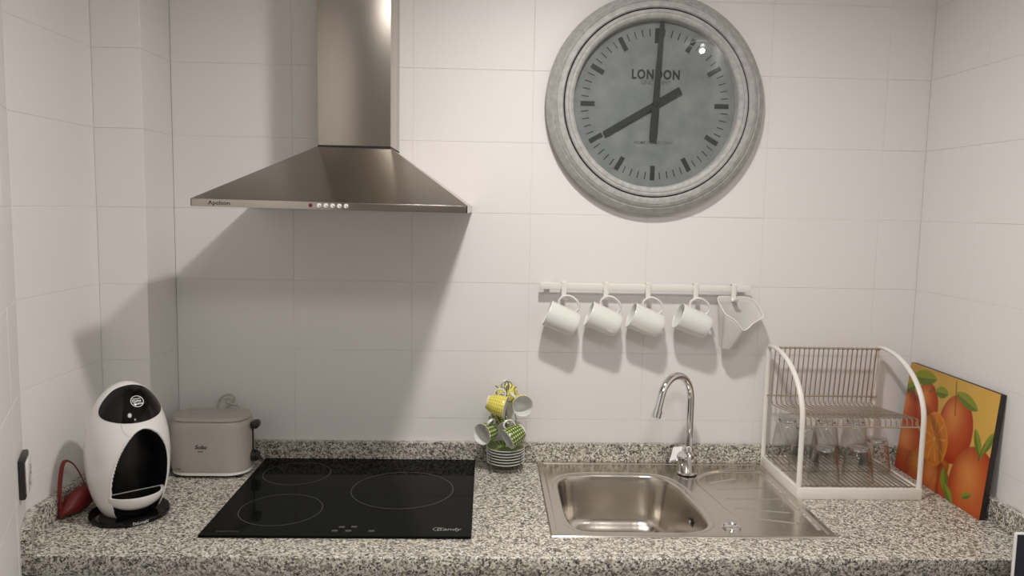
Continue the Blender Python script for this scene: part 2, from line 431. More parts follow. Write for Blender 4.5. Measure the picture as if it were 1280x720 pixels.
# ================================================================ SINK (heightfield pressed sheet)
SX0, SX1, SY1, SY0 = .1494, .7959, -.0215, -.529
assert SX0 < SX1
def seg_dist(px, py, poly):
    d = np.full(px.shape, 1e9); inside = np.zeros(px.shape, bool); n = len(poly)
    for i in range(n):
        x0, y0 = poly[i][:2]; x1, y1 = poly[(i+1) % n][:2]
        ex, ey = x1-x0, y1-y0; L = ex*ex+ey*ey+1e-15
        tt = np.clip(((px-x0)*ex+(py-y0)*ey)/L, 0, 1)
        d = np.minimum(d, np.hypot(px-x0-tt*ex, py-y0-tt*ey))
        c = ((y0 > py) != (y1 > py)) & (px < (x1-x0)*(py-y0)/((y1-y0)+1e-15)+x0)
        inside ^= c
    return np.where(inside, d, -d)
def sstep(a, b_, x):
    tt = np.clip((x-a)/(b_-a), 0, 1); return tt*tt*(3-2*tt)
xs_ = np.arange(SX0, SX1+1e-6, .0014); ys_ = np.arange(SY0, SY1+1e-6, .0014)
GX, GY = np.meshgrid(xs_, ys_)
bowl = [(p.x, p.y) for p in spline([(.25, -.497, 0), (.36, -.498, 0), (.462, -.497, 0), (.505, -.48, 0), (.527, -.44, 0), (.530, -.355, 0), (.522, -.27, 0), (.512, -.20, 0), (.488, -.148, 0), (.442, -.122, 0), (.35, -.118, 0), (.275, -.119, 0), (.222, -.135, 0), (.195, -.175, 0), (.189, -.25, 0), (.189, -.37, 0), (.194, -.44, 0), (.212, -.482, 0)], 5, True)]
drain = [(p.x, p.y) for p in spline([(.566, -.17, 0), (.60, -.112, 0), (.655, -.08, 0), (.72, -.076, 0), (.765, -.08, 0), (.776, -.11, 0), (.777, -.3, 0), (.777, -.46, 0), (.765, -.487, 0), (.70, -.490, 0), (.65, -.476, 0), (.61, -.435, 0), (.59, -.36, 0), (.577, -.26, 0)], 5, True)]
dB = seg_dist(GX, GY, bowl); dD = seg_dist(GX, GY, drain)
rect = np.minimum(np.minimum(GX-SX0, SX1-GX), np.minimum(GY-SY0, SY1-GY))
H = np.where(rect < .004, .0006+.0034*np.sqrt(np.clip(1-(1-rect/.004)**2, 0, 1)), .004)
H = H-.0028*sstep(.013, .019, rect)
H = H-.0016*sstep(-.014, -.008, dB)           # pressed step around the bowl
H = H-.0045*sstep(0, .007, dD)
for (x0, y0, x1, y1) in ((.612, -.165, .685, -.135), (.612, -.222, .735, -.205), (.618, -.285, .75, -.285), (.622, -.345, .742, -.372), (.64, -.405, .735, -.435)):
    ex, ey = x1-x0, y1-y0; tt = np.clip(((GX-x0)*ex+(GY-y0)*ey)/(ex*ex+ey*ey), 0, 1)
    dd = np.hypot(GX-x0-tt*ex, GY-y0-tt*ey); H = H+.0018*np.exp(-(dd/.0028)**2)
def bowl_depth(d):
    D = .15; r0 = .006; rw = .05
    tt = np.clip(d, 0, None)
    lip = r0-np.sqrt(np.clip(r0**2-np.clip(tt, 0, r0)**2, 0, None))
    wall = sstep(0, 1, np.clip((tt-.002)/.03, 0, 1))*0
    z = lip.copy()
    # wall: 12 mm run for 95 mm fall, then a quarter-ellipse fillet to the floor
    a = np.clip((tt-r0)/.014, 0, 1); z = z+a*.09
    bq = np.clip((tt-r0-.014)/rw, 0, 1); z = z+(D-.09-r0)*np.sqrt(1-(1-bq)**2)
    return np.where(d > 0, z, 0)
Hb = bowl_depth(dB)
for _ in range(5):
    K = Hb.copy(); K[1:-1, 1:-1] = (Hb[1:-1, 1:-1]*4+Hb[:-2, 1:-1]+Hb[2:, 1:-1]+Hb[1:-1, :-2]+Hb[1:-1, 2:])/8
    Hb = np.where(dB > .001, K, Hb)
H = H-Hb
st = thing('kitchen_sink', 'inset stainless steel sink with one bowl and ribbed drainer', 'sink', ((SX0+SX1)/2, (SY0+SY1)/2, 0))
ox, oy = st.location.x, st.location.y
grid_mesh('basin_and_drainer', GX-ox, GY-oy, H, SINK, st)
b = B(); lathe(b, [(0, .0035), (.013, .0035), (.0165, .0022), (.019, .0045), (.021, .004), (.0215, .0005), (0, .0005)], 40, T(.570-ox, -.472-oy, .0005)); obj('drain_cap', b, CHROME, st)
b = B(); lathe(b, [(0, .004), (.03, .004), (.04, .002), (.042, 0), (0, 0)], 40, T(.36-ox, -.31-oy, -.1485)); obj('waste_fitting', b, CHROME, st)
b = B()
for a in (-1, 0, 1): box(b, (-.0025, -.0012, -.011+abs(a)*.003), (.0025, .0012, .011-abs(a)*.003), .001, m=T(.5165-ox, -.33-oy+a*.011, -.047) @ Matrix.Rotation(-.1, 4, 'Y'))
obj('overflow_slot', b, DARKGAP, st)
b = B(); lathe(b, [(0, .004), (.004, .003), (.006, 0), (0, 0)], 16, T(.5135-ox, -.33-oy, -.046) @ Matrix.Rotation(-PI/2, 4, 'Y')); obj('overflow_screw', b, CHROME, st)

# ================================================================ FAUCET
fx, fy = .560, -.110
ft = thing('kitchen_faucet', 'tall chrome swan neck faucet behind the sink bowl', 'faucet', (fx, fy, .004))
b = B(); lathe(b, [(0, 0), (.0275, 0), (.0275, .003), (.025, .0055), (0, .0055)], 40); obj('base_ring', b, CHROME, ft)
lean = Matrix.Rotation(.0, 4, 'X')
b = B(); lathe(b, [(0, .005), (.0225, .006), (.0235, .010), (.0235, .052), (.0215, .056), (0, .057)], 40, Matrix.Rotation(math.radians(6), 4, 'X') @ Matrix.Rotation(math.radians(-9), 4, 'Y')); obj('body', b, CHROME, ft)
b = B(); lathe(b, [(0, 0), (.0145, 0), (.0145, .026), (.0115, .032), (0, .032)], 32, T(.006, .016, .040)); obj('spout_collar', b, CHROME, ft)
dirv = Vector((-.80, -.60, 0)).normalized()
R_ = .064; top = .205
pts = [Vector((.006, .016, z)) for z in (.06, .10, .15, .19, top)]
for i in range(1, 22):
    a = i/21*math.radians(164)
    pts.append(Vector((.006, .016, top))+dirv*(R_*(1-math.cos(a)))+Vector((0, 0, R_*math.sin(a)*1.1)))
dl = (pts[-1]-pts[-2]).normalized()
for k in range(1, 5): pts.append(pts[-1]+dl*.009)
sp = obj('spout', tube(B(), pts, .0102, 20), CHROME, ft)
end = pts[-1]
obj('aerator', tube(B(), [end-dl*.004, end-dl*.003, end+dl*.017, end+dl*.018], [.011, .0127, .0127, .0115], 24), CHROME, ft)
b = B(); lv = [(-.002, .040, .064), (-.032, .044, .060), (-.052, .002, .028), (-.020, -.006, .044)]
f0 = b.faces.new([b.verts.new(p) for p in lv]); f0.normal_update(); nn = f0.normal.copy()
rr_ = bmesh.ops.extrude_face_region(b, geom=[f0]); bmesh.ops.translate(b, vec=nn*-.006, verts=[v for v in rr_['geom'] if isinstance(v, bmesh.types.BMVert)])
bmesh.ops.recalc_face_normals(b, faces=b.faces); bmesh.ops.bevel(b, geom=b.edges[:], offset=.0025, segments=3, affect='EDGES')
obj('lever', b, CHROME, ft)

# ================================================================ HOOD
ht = thing('range_hood', 'stainless steel pyramid range hood with tall square chimney above the cooktop', 'range hood', (-.3425, 0, .711))
hx0, hx1, hy = -.640+.3425, -.045+.3425, -.475
cx0, cx1, cyf = -.4285+.3425, -.2475+.3425, -.19
zr, zt = .0165, .156
SH = Matrix.Identity(4); SH[2][0] = -.008
ZB_ = lambda x: -.008*x
b = B()
lo = [(hx0, hy), (hx1, hy), (hx1, -.001), (hx0, -.001)]; hi_ = [(cx0, cyf), (cx1, cyf), (cx1, -.001), (cx0, -.001)]
vl = [b.verts.new((x, y, zr)) for x, y in lo]; vh = [b.verts.new((x, y, zt)) for x, y in hi_]
for i in range(4):
    j = (i+1) % 4; b.faces.new((vl[i], vl[j], vh[j], vh[i]))
b.faces.new(vh); b.faces.new(vl[::-1]); b.transform(SH)
obj('canopy', b, HOOD, ht, smooth=False)
b = B(); T_ = .002
box(b, (hx0, hy, 0), (hx1, hy+T_, zr), .0006); box(b, (hx0, hy, 0), (hx0+T_, -.001, zr)); box(b, (hx1-T_, hy, 0), (hx1, -.001, zr)); box(b, (hx0, -.003, 0), (hx1, -.001, zr))
box(b, (hx0+.002, hy+.002, .006), (hx1-.002, -.003, .008)); b.transform(SH)
obj('rim_band', b, HOOD, ht)
b = B(); box(b, (hx0+.03, hy+.03, .003), (-.002, -.03, .0058)); box(b, (.002, hy+.03, .003), (hx1-.03, -.03, .0058)); b.transform(SH); obj('grease_filter', b, HOOD, ht)
obj('seam', box(B(), (cx0-.0005, cyf-.0006, zt-.0012), (cx1+.0005, -.002, zt+.003)), DARKGAP, ht)
obj('chimney', box(B(), (cx0, cyf, zt+.003), (cx1, -.001, ZC-.711-.001), .0006), CHIM, ht)
b = B(); lathe(b, [(0, .0012), (.0032, .0012), (.0042, 0), (0, 0)], 20, FACE @ T(0, 0, 0)); o = obj('indicator_lamp', b, REDLEAD, ht); o.location = (-.384+.3425, hy, .0088)
for i in range(5):
    b = B(); lathe(b, [(0, .003), (.0042, .003), (.0048, .002), (.0048, 0), (0, 0)], 20, FACE)
    o = obj('push_button', b, WHITE, ht); o.location = (-.3655+.3425+i*.0145, hy, .0088-i*.00012)
    b = B(); box(b, (-.0012, -.00015, -.001), (.0012, 0, .001)); q = obj('button_symbol', b, INK, o); q.location = (.002, -.0031, -.001)
text('lettering', 'Apelson', .0125, INK, ht, T(-.579+.3425, hy-.0004, .0102) @ Matrix.Rotation(.008, 4, 'Y') @ FACE, .0, xs=1.15)

# ================================================================ CLOCK
ck = thing('wall_clock', 'large round weathered grey wall clock reading eight', 'clock', (.451, -.012, 1.010))
CKR = Matrix.Rotation(PI/2, 4, 'X')    # lathe +z -> -y
prof = [(.230, .001), (.290, .001), (.297, .003), (.2995, .008), (.2985, .013), (.294, .018), (.287, .024), (.2825, .028), (.281, .0272), (.2765, .0325), (.2725, .0352), (.2715, .0340), (.2695, .0368), (.262, .0390), (.256, .039), (.2535, .0365), (.2525, .034)]
b = B(); lathe(b, prof, 128, CKR); obj('outer_frame', b, ZINC, ck, angle=28)
b = B(); lathe(b, [(0, -.012), (.18, -.012), (.18, .0012), (.231, .0012), (.231, .0095), (0, .0095)], 64, CKR); obj('back_plate', b, BLACKM, ck)
b = B(); lathe(b, [(.2525, .034), (.2512, .0325), (.2495, .034)], 128, CKR); obj('dark_groove', b, DARKGAP, ck)
prof = [(.2495, .034), (.2485, .0385), (.245, .0405), (.241, .0405), (.2395, .039), (.2375, .0405), (.233, .0405), (.2285, .038), (.2255, .034), (.224, .028), (.2225, .010), (.2215, .0095)]
b = B(); lathe(b, prof, 128, CKR); obj('bezel', b, ZINC, ck, angle=28)
b = B(); lathe(b, [(.226, .010), (0, .010)], 96, CKR); obj('dial', b, DIAL, ck)
b = B(); lathe(b, [(.2245, .0295), (0, .0295)], 96, CKR); obj('glass', b, CLOCKGLASS, ck)
me = None
for k in range(12):
    a = -k*PI/6
    R = Matrix.Rotation(-a, 4, 'Y')
    if me is None:
        b = B(); box(b, (-.0062, -.0115, .165), (.0062, -.0102, .204)); o = obj('hour_mark', b, CLOCKINK, ck); me = o.data; o.matrix_local = R
    else: link('hour_mark', me, ck, m=R)
b = B(); box(b, (-.0012, -.0108, .183), (.0012, -.0102, .203)); mmk = None
for k in range(60):
    if k % 5:
        R = Matrix.Rotation(k*PI/30, 4, 'Y')
        if mmk is None: mmk = obj('minute_mark', b, CLOCKINK, ck, m=R).data
        else: link('minute_mark', mmk, ck, m=R)
text('lettering', 'LONDON', .0345, CLOCKINK, ck, T(0, -.0104, .080) @ FACE, .0014, spacing=1.16, xs=.80)
text('small_lettering', 'SINCE 1897', .0165, CLOCKFINE, ck, T(0, -.0104, .059) @ FACE, .0001)
text('small_lettering', 'HOME COLLECTION', .0115, CLOCKFINE, ck, T(0, -.0104, -.102) @ FACE, .0001)
def hand(name, ang, L, tail, w0, wt_, wtip, y):
    pts = [(-wt_/2, -tail), (wt_/2, -tail), (wt_/2, -.012), (w0/2, .01), (wtip/2, L), (-wtip/2, L), (-w0/2, .01), (-wt_/2, -.012)]
    b = B(); prism(b, pts, y, y+.0014, m=Matrix.Rotation(PI/2, 4, 'X'))
    o = obj(name, b, CLOCKINK, ck, smooth=False); o.matrix_local = Matrix.Rotation(ang, 4, 'Y'); return o
hand('minute_hand', math.radians(2.6), .220, .095, .017, .0205, .0115, .0215)
hand('hour_hand', math.radians(239.2), .160, .079, .0165, .0195, .0165, .0165)
b = B(); lathe(b, [(0, .0245), (.006, .0245), (.007, .023), (.007, .0101), (0, .0101)], 24, CKR); obj('hand_pin', b, CLOCKINK, ck)

# ================================================================ MUG RAIL
rl = thing('mug_rail', 'white metal wall rail holding the hanging mugs', 'rail', (.442, 0, .508))
b = B(); box(b, (-.295, -.034, -.0085), (.295, -.0245, .0095), .0012); obj('bar', b, WHITE, rl)
for x in (-.273, .273):
    b = B(); box(b, (x-.008, -.0245, -.007), (x+.008, 0, .007), .001); obj('bracket', b, WHITE, rl)
HOOKX = [.2135, .331, .449, .583, .690]
b = B()
path = [(0, -.021, -.004), (0, -.021, .0095), (0, -.0225, .0125), (0, -.036, .0125), (0, -.0385, .009), (0, -.0385, -.022), (0, -.042, -.030), (0, -.052, -.033), (0, -.060, -.029), (0, -.062, -.022)]
sp_ = spline(path, 3)
tube(b, sp_, .005, 8, flat=(.0068, .0016))
hk = obj('rail_hook', b, WHITE); hkme = hk.data
for i, x in enumerate(HOOKX):
    o = hk if i == 0 else link('rail_hook', hkme)
    o.location = (x, 0, .508)
    nth = ['leftmost', 'second', 'middle', 'fourth', 'rightmost'][i]
    what = 'the clear jug' if i == 4 else 'a white mug'
    finish(o, '%s white hook from the left on the rail, holding %s' % (nth, what) if i not in (0, 4) else '%s white hook on the rail, holding %s' % (nth, what), 'hook', 'hooks on the mug rail')

def handle_pts(r, h, out, wdt): return spline([(r-.004, 0, h+wdt), (r+out*.55, 0, h+wdt*1.02), (r+out, 0, h+wdt*.35), (r+out, 0, h-wdt*.35), (r+out*.5, 0, h-wdt), (r-.003, 0, h-wdt*.9)], 6)
def mug_proto():
    t_ = thing('mug', '', 'mug', (0, 0, 0))
    r, h = .0365, .088
    b = B(); lathe(b, [(0, .003), (r*.80, .003), (r*.82, 0), (r*.88, 0), (r*.94, .006), (r*.96, .02), (r, h-.004), (r*.995, h-.001), (r*.97, h), (r*.93, h-.001), (r*.92, h-.005), (r*.88, .012), (r*.7, .006), (0, .005)], 48)
    obj('mug_body', b, CERAMIC, t_, angle=60)
    hp = spline([(r-.004, 0, .066), (r+.012, 0, .071), (r+.027, 0, .060), (r+.031, 0, .042), (r+.024, 0, .022), (r+.010, 0, .013), (r-.004, 0, .018)], 6)
    obj('handle', tube(B(), hp, .004, 10, flat=(.0032, .005)), CERAMIC, t_)
    return t_
mp_ = mug_proto()
mug_lab = ['leftmost white mug hanging on the rail, its mouth nearly edge on', 'second white mug from the left hanging on the rail', 'third white mug from the left hanging on the rail', 'white mug hanging on the rail next to the clear jug']
MUGP = [(.207, .4205), (.322, .420), (.439, .4185), (.570, .4185)]
for i, (x, z) in enumerate(MUGP):
    o = mp_ if i == 0 else dup(mp_)
    yw = math.radians([-6, 0, 3, 6][i])
    md = Vector((-.925, .02, .375)).normalized()      # mouth direction
    hd = Vector((.375, .0, .925)); hd = (hd-md*hd.dot(md)).normalized(); yd = md.cross(hd)
    Mx = Matrix((hd, yd, md)).transposed().to_4x4(); Mx = Matrix.Rotation(yw*.5, 4, 'Z') @ Mx
    c = Vector((x, -.062, z)); Mx.translation = c-(Mx.to_3x3() @ Vector((0, 0, .044)))
    o.matrix_world = Mx; finish(o, mug_lab[i], 'mug', 'white mugs on the rail')

# jug hanging on the last hook
jt = thing('measuring_jug', 'translucent white plastic jug with a pouring lip hanging at the right end of the rail', 'jug', (.690, -.05, .40))
rim = [(-.038, .018, .086), (.003, .020, .086), (.042, .020, .085), (.064, .014, .072), (.076, .005, .051), (.078, -.010, .035), (.064, -.020, .027), (.041, -.035, .018), (.025, -.045, .006), (.010, -.050, .002), (-.001, -.050, .015), (-.014, -.045, .030), (-.034, -.030, .043), (-.037, -.010, .055), (-.045, .005, .074)]
rim = spline(rim, 5, True); n = len(rim)
ctr = Vector((-.012, .006, -.052)); rb = .026
ang0 = math.atan2(rim[0].z-.03, rim[0].x)
b = B(); rings = []
for s in range(0, 13):
    tt = s/12; ring = []
    for i, p in enumerate(rim):
        q0 = Vector((p.x*.40-.018, p.y*.45+.004, -.056+(p.z-.03)*.06))
        f = tt**.85
        v = p.lerp(q0, f); ring.append(b.verts.new(v))
    rings.append(ring)
for a_, c_ in zip(rings, rings[1:]):
    for i in range(n): b.faces.new((a_[i], a_[(i+1) % n], c_[(i+1) % n], c_[i]))
b.faces.new(rings[-1])
o = obj('jug_body', b, JUG, jt, angle=60)
sm = o.modifiers.new('thickness', 'SOLIDIFY'); sm.thickness = .0015
obj('rolled_rim', tube(B(), rim, .0017, 8, closed=True), PLASTICW, jt)

# ================================================================ MUG TREE WITH ESPRESSO SET
tx, ty = .0585, -.078
tr = thing('cup_stand', 'curly grey wire stand for espresso cups and saucers beside the sink', 'cup stand', (tx, ty, 0))
b = B()
circ = [(.048*math.cos(i*PI/12), .048*math.sin(i*PI/12), .010) for i in range(24)]
tube(b, circ, .0014, 6, closed=True)
obj('base_hoop', b, THINWIRE, tr)
for k in range(4):
    a = PI/4+k*PI/2; c, s = math.cos(a), math.sin(a)
    obj('leg', tube(B(), [(.048*c, .048*s, .010), (.056*c, .056*s, .0014), (.058*c, .058*s, .0014), (.058*c, .058*s, .055)], .0013, 6), THINWIRE, tr)
obj('cross_wire', tube(B(), [(-.058*.707, -.058*.707, .010), (0, 0, .0105), (.058*.707, .058*.707, .010)], .0013, 6), THINWIRE, tr)
obj('pole', tube(B(), spline([(0, .048, .0105), (0, .0555, .020), (0, .0565, .05), (0, .052, .068), (0, .012, .076), (0, .002, .088), (0, .002, .14), (0, .002, .235)], 5), .0018, 8), THINWIRE, tr)
for k, (a, z) in enumerate(((200, .215), (320, .215), (80, .215), (150, .135), (20, .135), (270, .135))):
    a = math.radians(a); c, s = math.cos(a), math.sin(a)
    P = [(0, 0, z-.02), (.012, 0, z-.024), (.024, 0, z-.012), (.030, 0, z+.004), (.026, 0, z+.016), (.034, 0, z+.022)]
    obj('cup_arm', tube(B(), spline([(x*c, x*s+.002, zz) for x, _, zz in P], 5), .0013, 6), THINWIRE, tr)
for k in range(2):
    a0 = k*PI/2+.4; c, s = math.cos(a0), math.sin(a0)
    loop = [(.016*math.cos(u)*c, .016*math.cos(u)*s+.002, .235+.012*math.sin(u)) for u in [i*PI/10 for i in range(20)]]
    obj('top_curl', tube(B(), loop, .0012, 6, closed=True), THINWIRE, tr)
# saucers
SAUC = mat('green_saucer_glaze', (.2, .3, .1), .2)
sa = None
for i in range(6):
    z = .0125+i*.0078
    if sa is None:
        b = B(); lathe(b, [(0, 0), (.026, 0), (.028, .001), (.040, .006), (.0525, .0125), (.0528, .0135), (.0515, .014), (.040, .0078), (.026, .0028), (0, .0022)], 48)
        sa = obj('saucer', b, CERAMIC); o = sa
    else: o = dup(sa)
    o.location = (tx, ty, z)
    finish(o, 'lowest white saucer of the stack in the wire stand' if i == 0 else '%s white saucer from the bottom of the stack in the wire stand' % ['', 'second', 'third', 'fourth', 'fifth'][i] if i < 5 else '', 'saucer', 'espresso saucers in the wire stand')
# top saucer carries the green check
o.data = o.data.copy(); o.data.materials.clear(); o.data.materials.append(CERAMIC)
SG = gingham('green_saucer_check', (.10, .17, .03), (.2, .28, .08), (.55, .6, .38), 26, 700)
o.data.materials.append(SG)
for p in o.data.polygons:
    r_ = math.hypot(p.center.x, p.center.y)
    if p.normal.z > .3 and r_ < .0475: p.material_index = 1
finish(o, 'top saucer of the stack with a green checked centre')
def cup_proto(pattern, label, pose, up_, side):
    t_ = thing('espresso_cup', label, 'cup', (0, 0, 0), 0, 'espresso cups on the wire stand')
    h = .052
    pr = [(0, .0035), (.0165, .0035), (.017, 0), (.0185, 0), (.0195, .004), (.024, .012), (.0275, .026), (.0290, .042)]
    pr2 = [(.0290, .042), (.0295, h-.001), (.029, h), (.0278, h-.001), (.0268, .034), (.0238, .015), (.015, .007), (0, .006)]
    b = B(); lathe(b, pr+pr2[1:], 40); o_ = obj('cup_body', b, [CERAMIC, pattern], t_, angle=60)
    for p in o_.data.polygons:
        c_ = p.center; r_ = math.hypot(c_.x, c_.y)
        if .0035 < c_.z < .047 and (p.normal.x*c_.x+p.normal.y*c_.y) > 0: p.material_index = 1
    hp = spline([(.025, 0, .040), (.036, 0, .044), (.045, 0, .034), (.042, 0, .020), (.031, 0, .014), (.022, 0, .013)], 5)
    obj('handle', tube(B(), hp, .003, 8, flat=(.0025, .0038)), CERAMIC, t_)
    md = Vector(up_).normalized(); hd = Vector(side); hd = (hd-md*hd.dot(md)).normalized(); yd = md.cross(hd)
    Mx = Matrix((hd, yd, md)).transposed().to_4x4(); Mx.translation = Vector(pose)-(Mx.to_3x3() @ Vector((0, 0, .026)))
    t_.matrix_world = Mx
cup_proto(YEL, 'yellow checked espresso cup hanging at the upper left of the stand', (.030, -.108, .190), (.93, -.20, -.22), (.1, 0, 1))
cup_proto(YEL, 'upper right espresso cup, its grey white inside facing out', (.098, -.082, .186), (.18, -.97, .02), (-.7, .2, .7))
cup_proto(YEL, 'yellow espresso cup half hidden behind the upper cups', (.056, -.033, .196), (.3, .85, .2), (0, 0, 1))
cup_proto(GRN, 'green checked espresso cup hanging at the lower right of the stand', (.082, -.110, .107), (-.80, -.42, -.40), (-.5, 0, .9))
cup_proto(GRN, 'lower left espresso cup, its white mouth facing out', (.008, -.098, .110), (-.62, -.76, -.02), (.5, 0, .8))
cup_proto(GRN, 'green espresso cup hidden behind the lower cups', (.045, -.050, .122), (-.3, .85, .3), (0, 0, 1))

# ================================================================ COFFEE MACHINE
ex, ey = -.819, -.412; eaz = math.radians(39)
em = thing('coffee_machine', 'white and black egg shaped capsule coffee machine on round base', 'coffee machine', (ex, ey, 0), eaz)
b = B(); lathe(b, [(0, 0), (.081, 0), (.085, .003), (.086, .008), (.084, .0125), (.077, .0145), (0, .0145)], 72); obj('base_disc', b, BLACKG, em, angle=30)
ZB, ZT, ZM, RM = .010, .313, .150, .0890
def erad(z):
    if z > ZM: q = (z-ZM)/(ZT-ZM); return RM*math.sqrt(max(0, 1-abs(q)**2.1))
    q = (ZM-z)/(ZM-(ZB-.03)); return RM*math.sqrt(max(0, 1-abs(q)**2.3))
DY = 1.08
def esurf(u, z, off=0.0):
    r = erad(z); s = max(0, r*r-u*u)
    p = Vector((u, -DY*math.sqrt(s), z))
    if off:
        n = Vector((u, p.y/DY/DY, (z-ZM)*.45 if z > ZM else (z-ZM)*.45)).normalized(); p = p+n*off
    return p
cav = [(p.x, p.z) for p in spline([(.010, 0, .222), (.038, 0, .210), (.058, 0, .182), (.068, 0, .145), (.068, 0, .10), (.060, 0, .055), (.046, 0, .013), (0, 0, .0115), (-.038, 0, .013), (-.050, 0, .045), (-.055, 0, .085), (-.052, 0, .125), (-.039, 0, .170), (-.016, 0, .207)], 6, True)]
vis = [(p.x, p.z) for p in spline([(.002, 0, .3085), (.030, 0, .301), (.050, 0, .282), (.063, 0, .259), (.060, 0, .245), (.035, 0, .2375), (0, 0, .235), (-.035, 0, .2375), (-.060, 0, .245), (-.063, 0, .259), (-.049, 0, .283), (-.027, 0, .302)], 6, True)]
nU, nV = 240, 220
th = np.linspace(0, 2*PI, nU+1); tv = np.linspace(0, 1, nV)
zz = ZB+(ZT-ZB)*(1-np.cos(tv*PI*.5)**1.0*1.0) if False else ZB+(ZT-ZB)*np.sin(tv*PI/2)
rr = np.array([erad(z) for z in zz])
X = rr[:, None]*np.sin(th)[None]; Y = -DY*rr[:, None]*np.cos(th)[None]; Z = np.repeat(zz[:, None], nU+1, 1)
dc = seg_dist(X, Z, cav); front = Y < 0
cut = (dc > .0008) & front
fm = ~(cut[:-1, :-1] & cut[1:, 1:] & cut[:-1, 1:] & cut[1:, :-1])
grid_mesh('shell', X, Y, Z, PLASTICW, em, mask=fm)
def polar_patch(poly, off, rings_, push=None):
    b = B(); c = Vector((sum(p[0] for p in poly)/len(poly), 0, sum(p[1] for p in poly)/len(poly))); prev = None; n_ = len(poly)
    for s in range(rings_, -1, -1):
        f = s/rings_
        if s == 0:
            ring = [b.verts.new(push(esurf(c.x, c.z, off), 0) if push else esurf(c.x, c.z, off))]
        else:
            ring = []
            for p in poly:
                u, z = c.x+(p[0]-c.x)*f, c.z+(p[1]-c.z)*f; q = esurf(u, z, off)
                ring.append(b.verts.new(push(q, f) if push else q))
        if prev:
            for i in range(n_):
                j = (i+1) % n_
                if len(ring) == 1: b.faces.new((prev[i], prev[j], ring[0]))
                else: b.faces.new((prev[i], prev[j], ring[j], ring[i]))
        prev = ring
    return b
obj('visor', polar_patch(vis, .0009, 14), BLACKG, em, angle=70)
def pushin(q, f):
    d = .085*(1-max(0, (f-.86)/.14)**.6) if f > .86 else .085
    return Vector((q.x, min(.045, q.y+d), q.z))
obj('dispensing_recess', polar_patch([(a*1.0, c) for a, c in cav], -.0005, 30, pushin), BLACKM, em, angle=70)
k0 = next(i for i, p in enumerate(cav) if p[1] < .022); k1 = max(i for i, p in enumerate(cav) if p[1] < .022)
obj('recess_rim', tube(B(), [esurf(a, c, .0004) for a, c in cav[k1+1:]+cav[:k0]], .0019, 8), PLASTICW, em)
obj('shell_seam', tube(B(), [esurf(u_, z_, .0001) for u_, z_ in ((-.030, .2365), (-.031, .228), (-.027, .216), (-.018, .208))], .0006, 6), CREAM, em)
# drip tray
b = B(); nT = 40; rings = []
def tray_ring(r, z, yoff=-.045):
    out = []
    for i in range(nT):
        a = PI+PI*i/(nT-1); out.append(Vector((r*math.cos(a), yoff+r*.95*math.sin(a), z)))
    return out
for r, z in ((.012, .034), (.036, .037), (.052, .048), (.060, .063), (.061, .070), (.0585, .0705), (.057, .067), (0.0, .0665)):
    rings.append([b.verts.new(v) for v in tray_ring(max(r, .0005), z)])
for a_, c_ in zip(rings, rings[1:]):
    for i in range(nT-1): b.faces.new((a_[i], a_[i+1], c_[i+1], c_[i]))
for i in range(len(rings)-1): b.faces.new((rings[i][0], rings[i+1][0], rings[i+1][-1], rings[i][-1]))
tray = obj('drip_tray', b, PLASTICW, em, angle=40)
b = B(); pr_ = [(p.x, p.y) for p in tray_ring(.0545, 0)]; prism(b, pr_, .0672, .0690)
gr = obj('tray_grid', b, BLACKG, tray, smooth=False)
text('lettering', "DeLonghi", .0085, SILVERINK, em, T(0.0, -.0866, .0078) @ FACE, .0001)
lz, lu = .277, .006
q = esurf(lu, lz); du = (esurf(lu+.002, lz)-esurf(lu-.002, lz)).normalized(); dv = (esurf(lu, lz+.002)-esurf(lu, lz-.002)).normalized()
nn = du.cross(dv).normalized(); dv = nn.cross(du)
LM = Matrix((du, dv, nn)).transposed().to_4x4(); LM.translation = q+nn*.0028
b = B(); lathe(b, [(.0125, 0), (.0140, 0), (.0140, .0003), (.0125, .0003)], 48, closed=True); obj('logo_ring', b, SILVERINK, em, m=LM)
text('lettering', 'NESCAFE', .0042, SILVERINK, em, LM @ T(0, .0062, .0002), .0001)
text('lettering', 'Dolce', .0078, SILVERINK, em, LM @ T(-.001, .0010, .0002), .00025)
text('lettering', 'Gusto', .0078, SILVERINK, em, LM @ T(.001, -.0056, .0002), .00025)

# ================================================================ TOASTER
tt_ = thing('toaster', 'cream long slot toaster with black knobs behind the coffee machine', 'toaster', (-.7295, -.118, 0))
def rbody(w_, d_, z, r, bm): return [bm.verts.new((x, y, z)) for x, y in rrect(w_, d_, r, 8)]
def loft(bm, rings_, cap0=True, cap1=True):
    for a_, c_ in zip(rings_, rings_[1:]):
        n_ = len(a_)
        for i in range(n_): bm.faces.new((a_[i], a_[(i+1) % n_], c_[(i+1) % n_], c_[i]))
    if cap0: bm.faces.new(rings_[0][::-1])
    if cap1: bm.faces.new(rings_[-1])
b = B(); W_, D_ = .212, .125
loft(b, [rbody(W_, D_, z, r, b) if k == 0 else rbody(W_-k, D_-k, z, r, b) for k, z, r in ((.008, .016, .05), (0, .024, .055), (0, .13, .055), (.004, .143, .055), (.012, .150, .052))])
obj('housing', b, CREAM, tt_, angle=40)
b = B(); loft(b, [rbody(W_-k, D_-k, z, r, b) for k, z, r in ((.016, .1505, .05), (.010, .152, .05), (.010, .156, .05), (.016, .1605, .048), (.05, .162, .035))]); obj('lid', b, CREAM, tt_, angle=40)
b = B()
box(b, (-.062, -.016, .1621), (.045, .006, .1625), .0001)
obj('bread_slot', b, mat('slot_grey', (.50, .465, .43), .6), tt_)
b = B(); loft(b, [rbody(W_-k, D_-k, z, r, b) for k, z, r in ((.014, .0075, .05), (.004, .009, .055), (.004, .0155, .055))]); obj('base_plate', b, PLASTICW, tt_, angle=40)
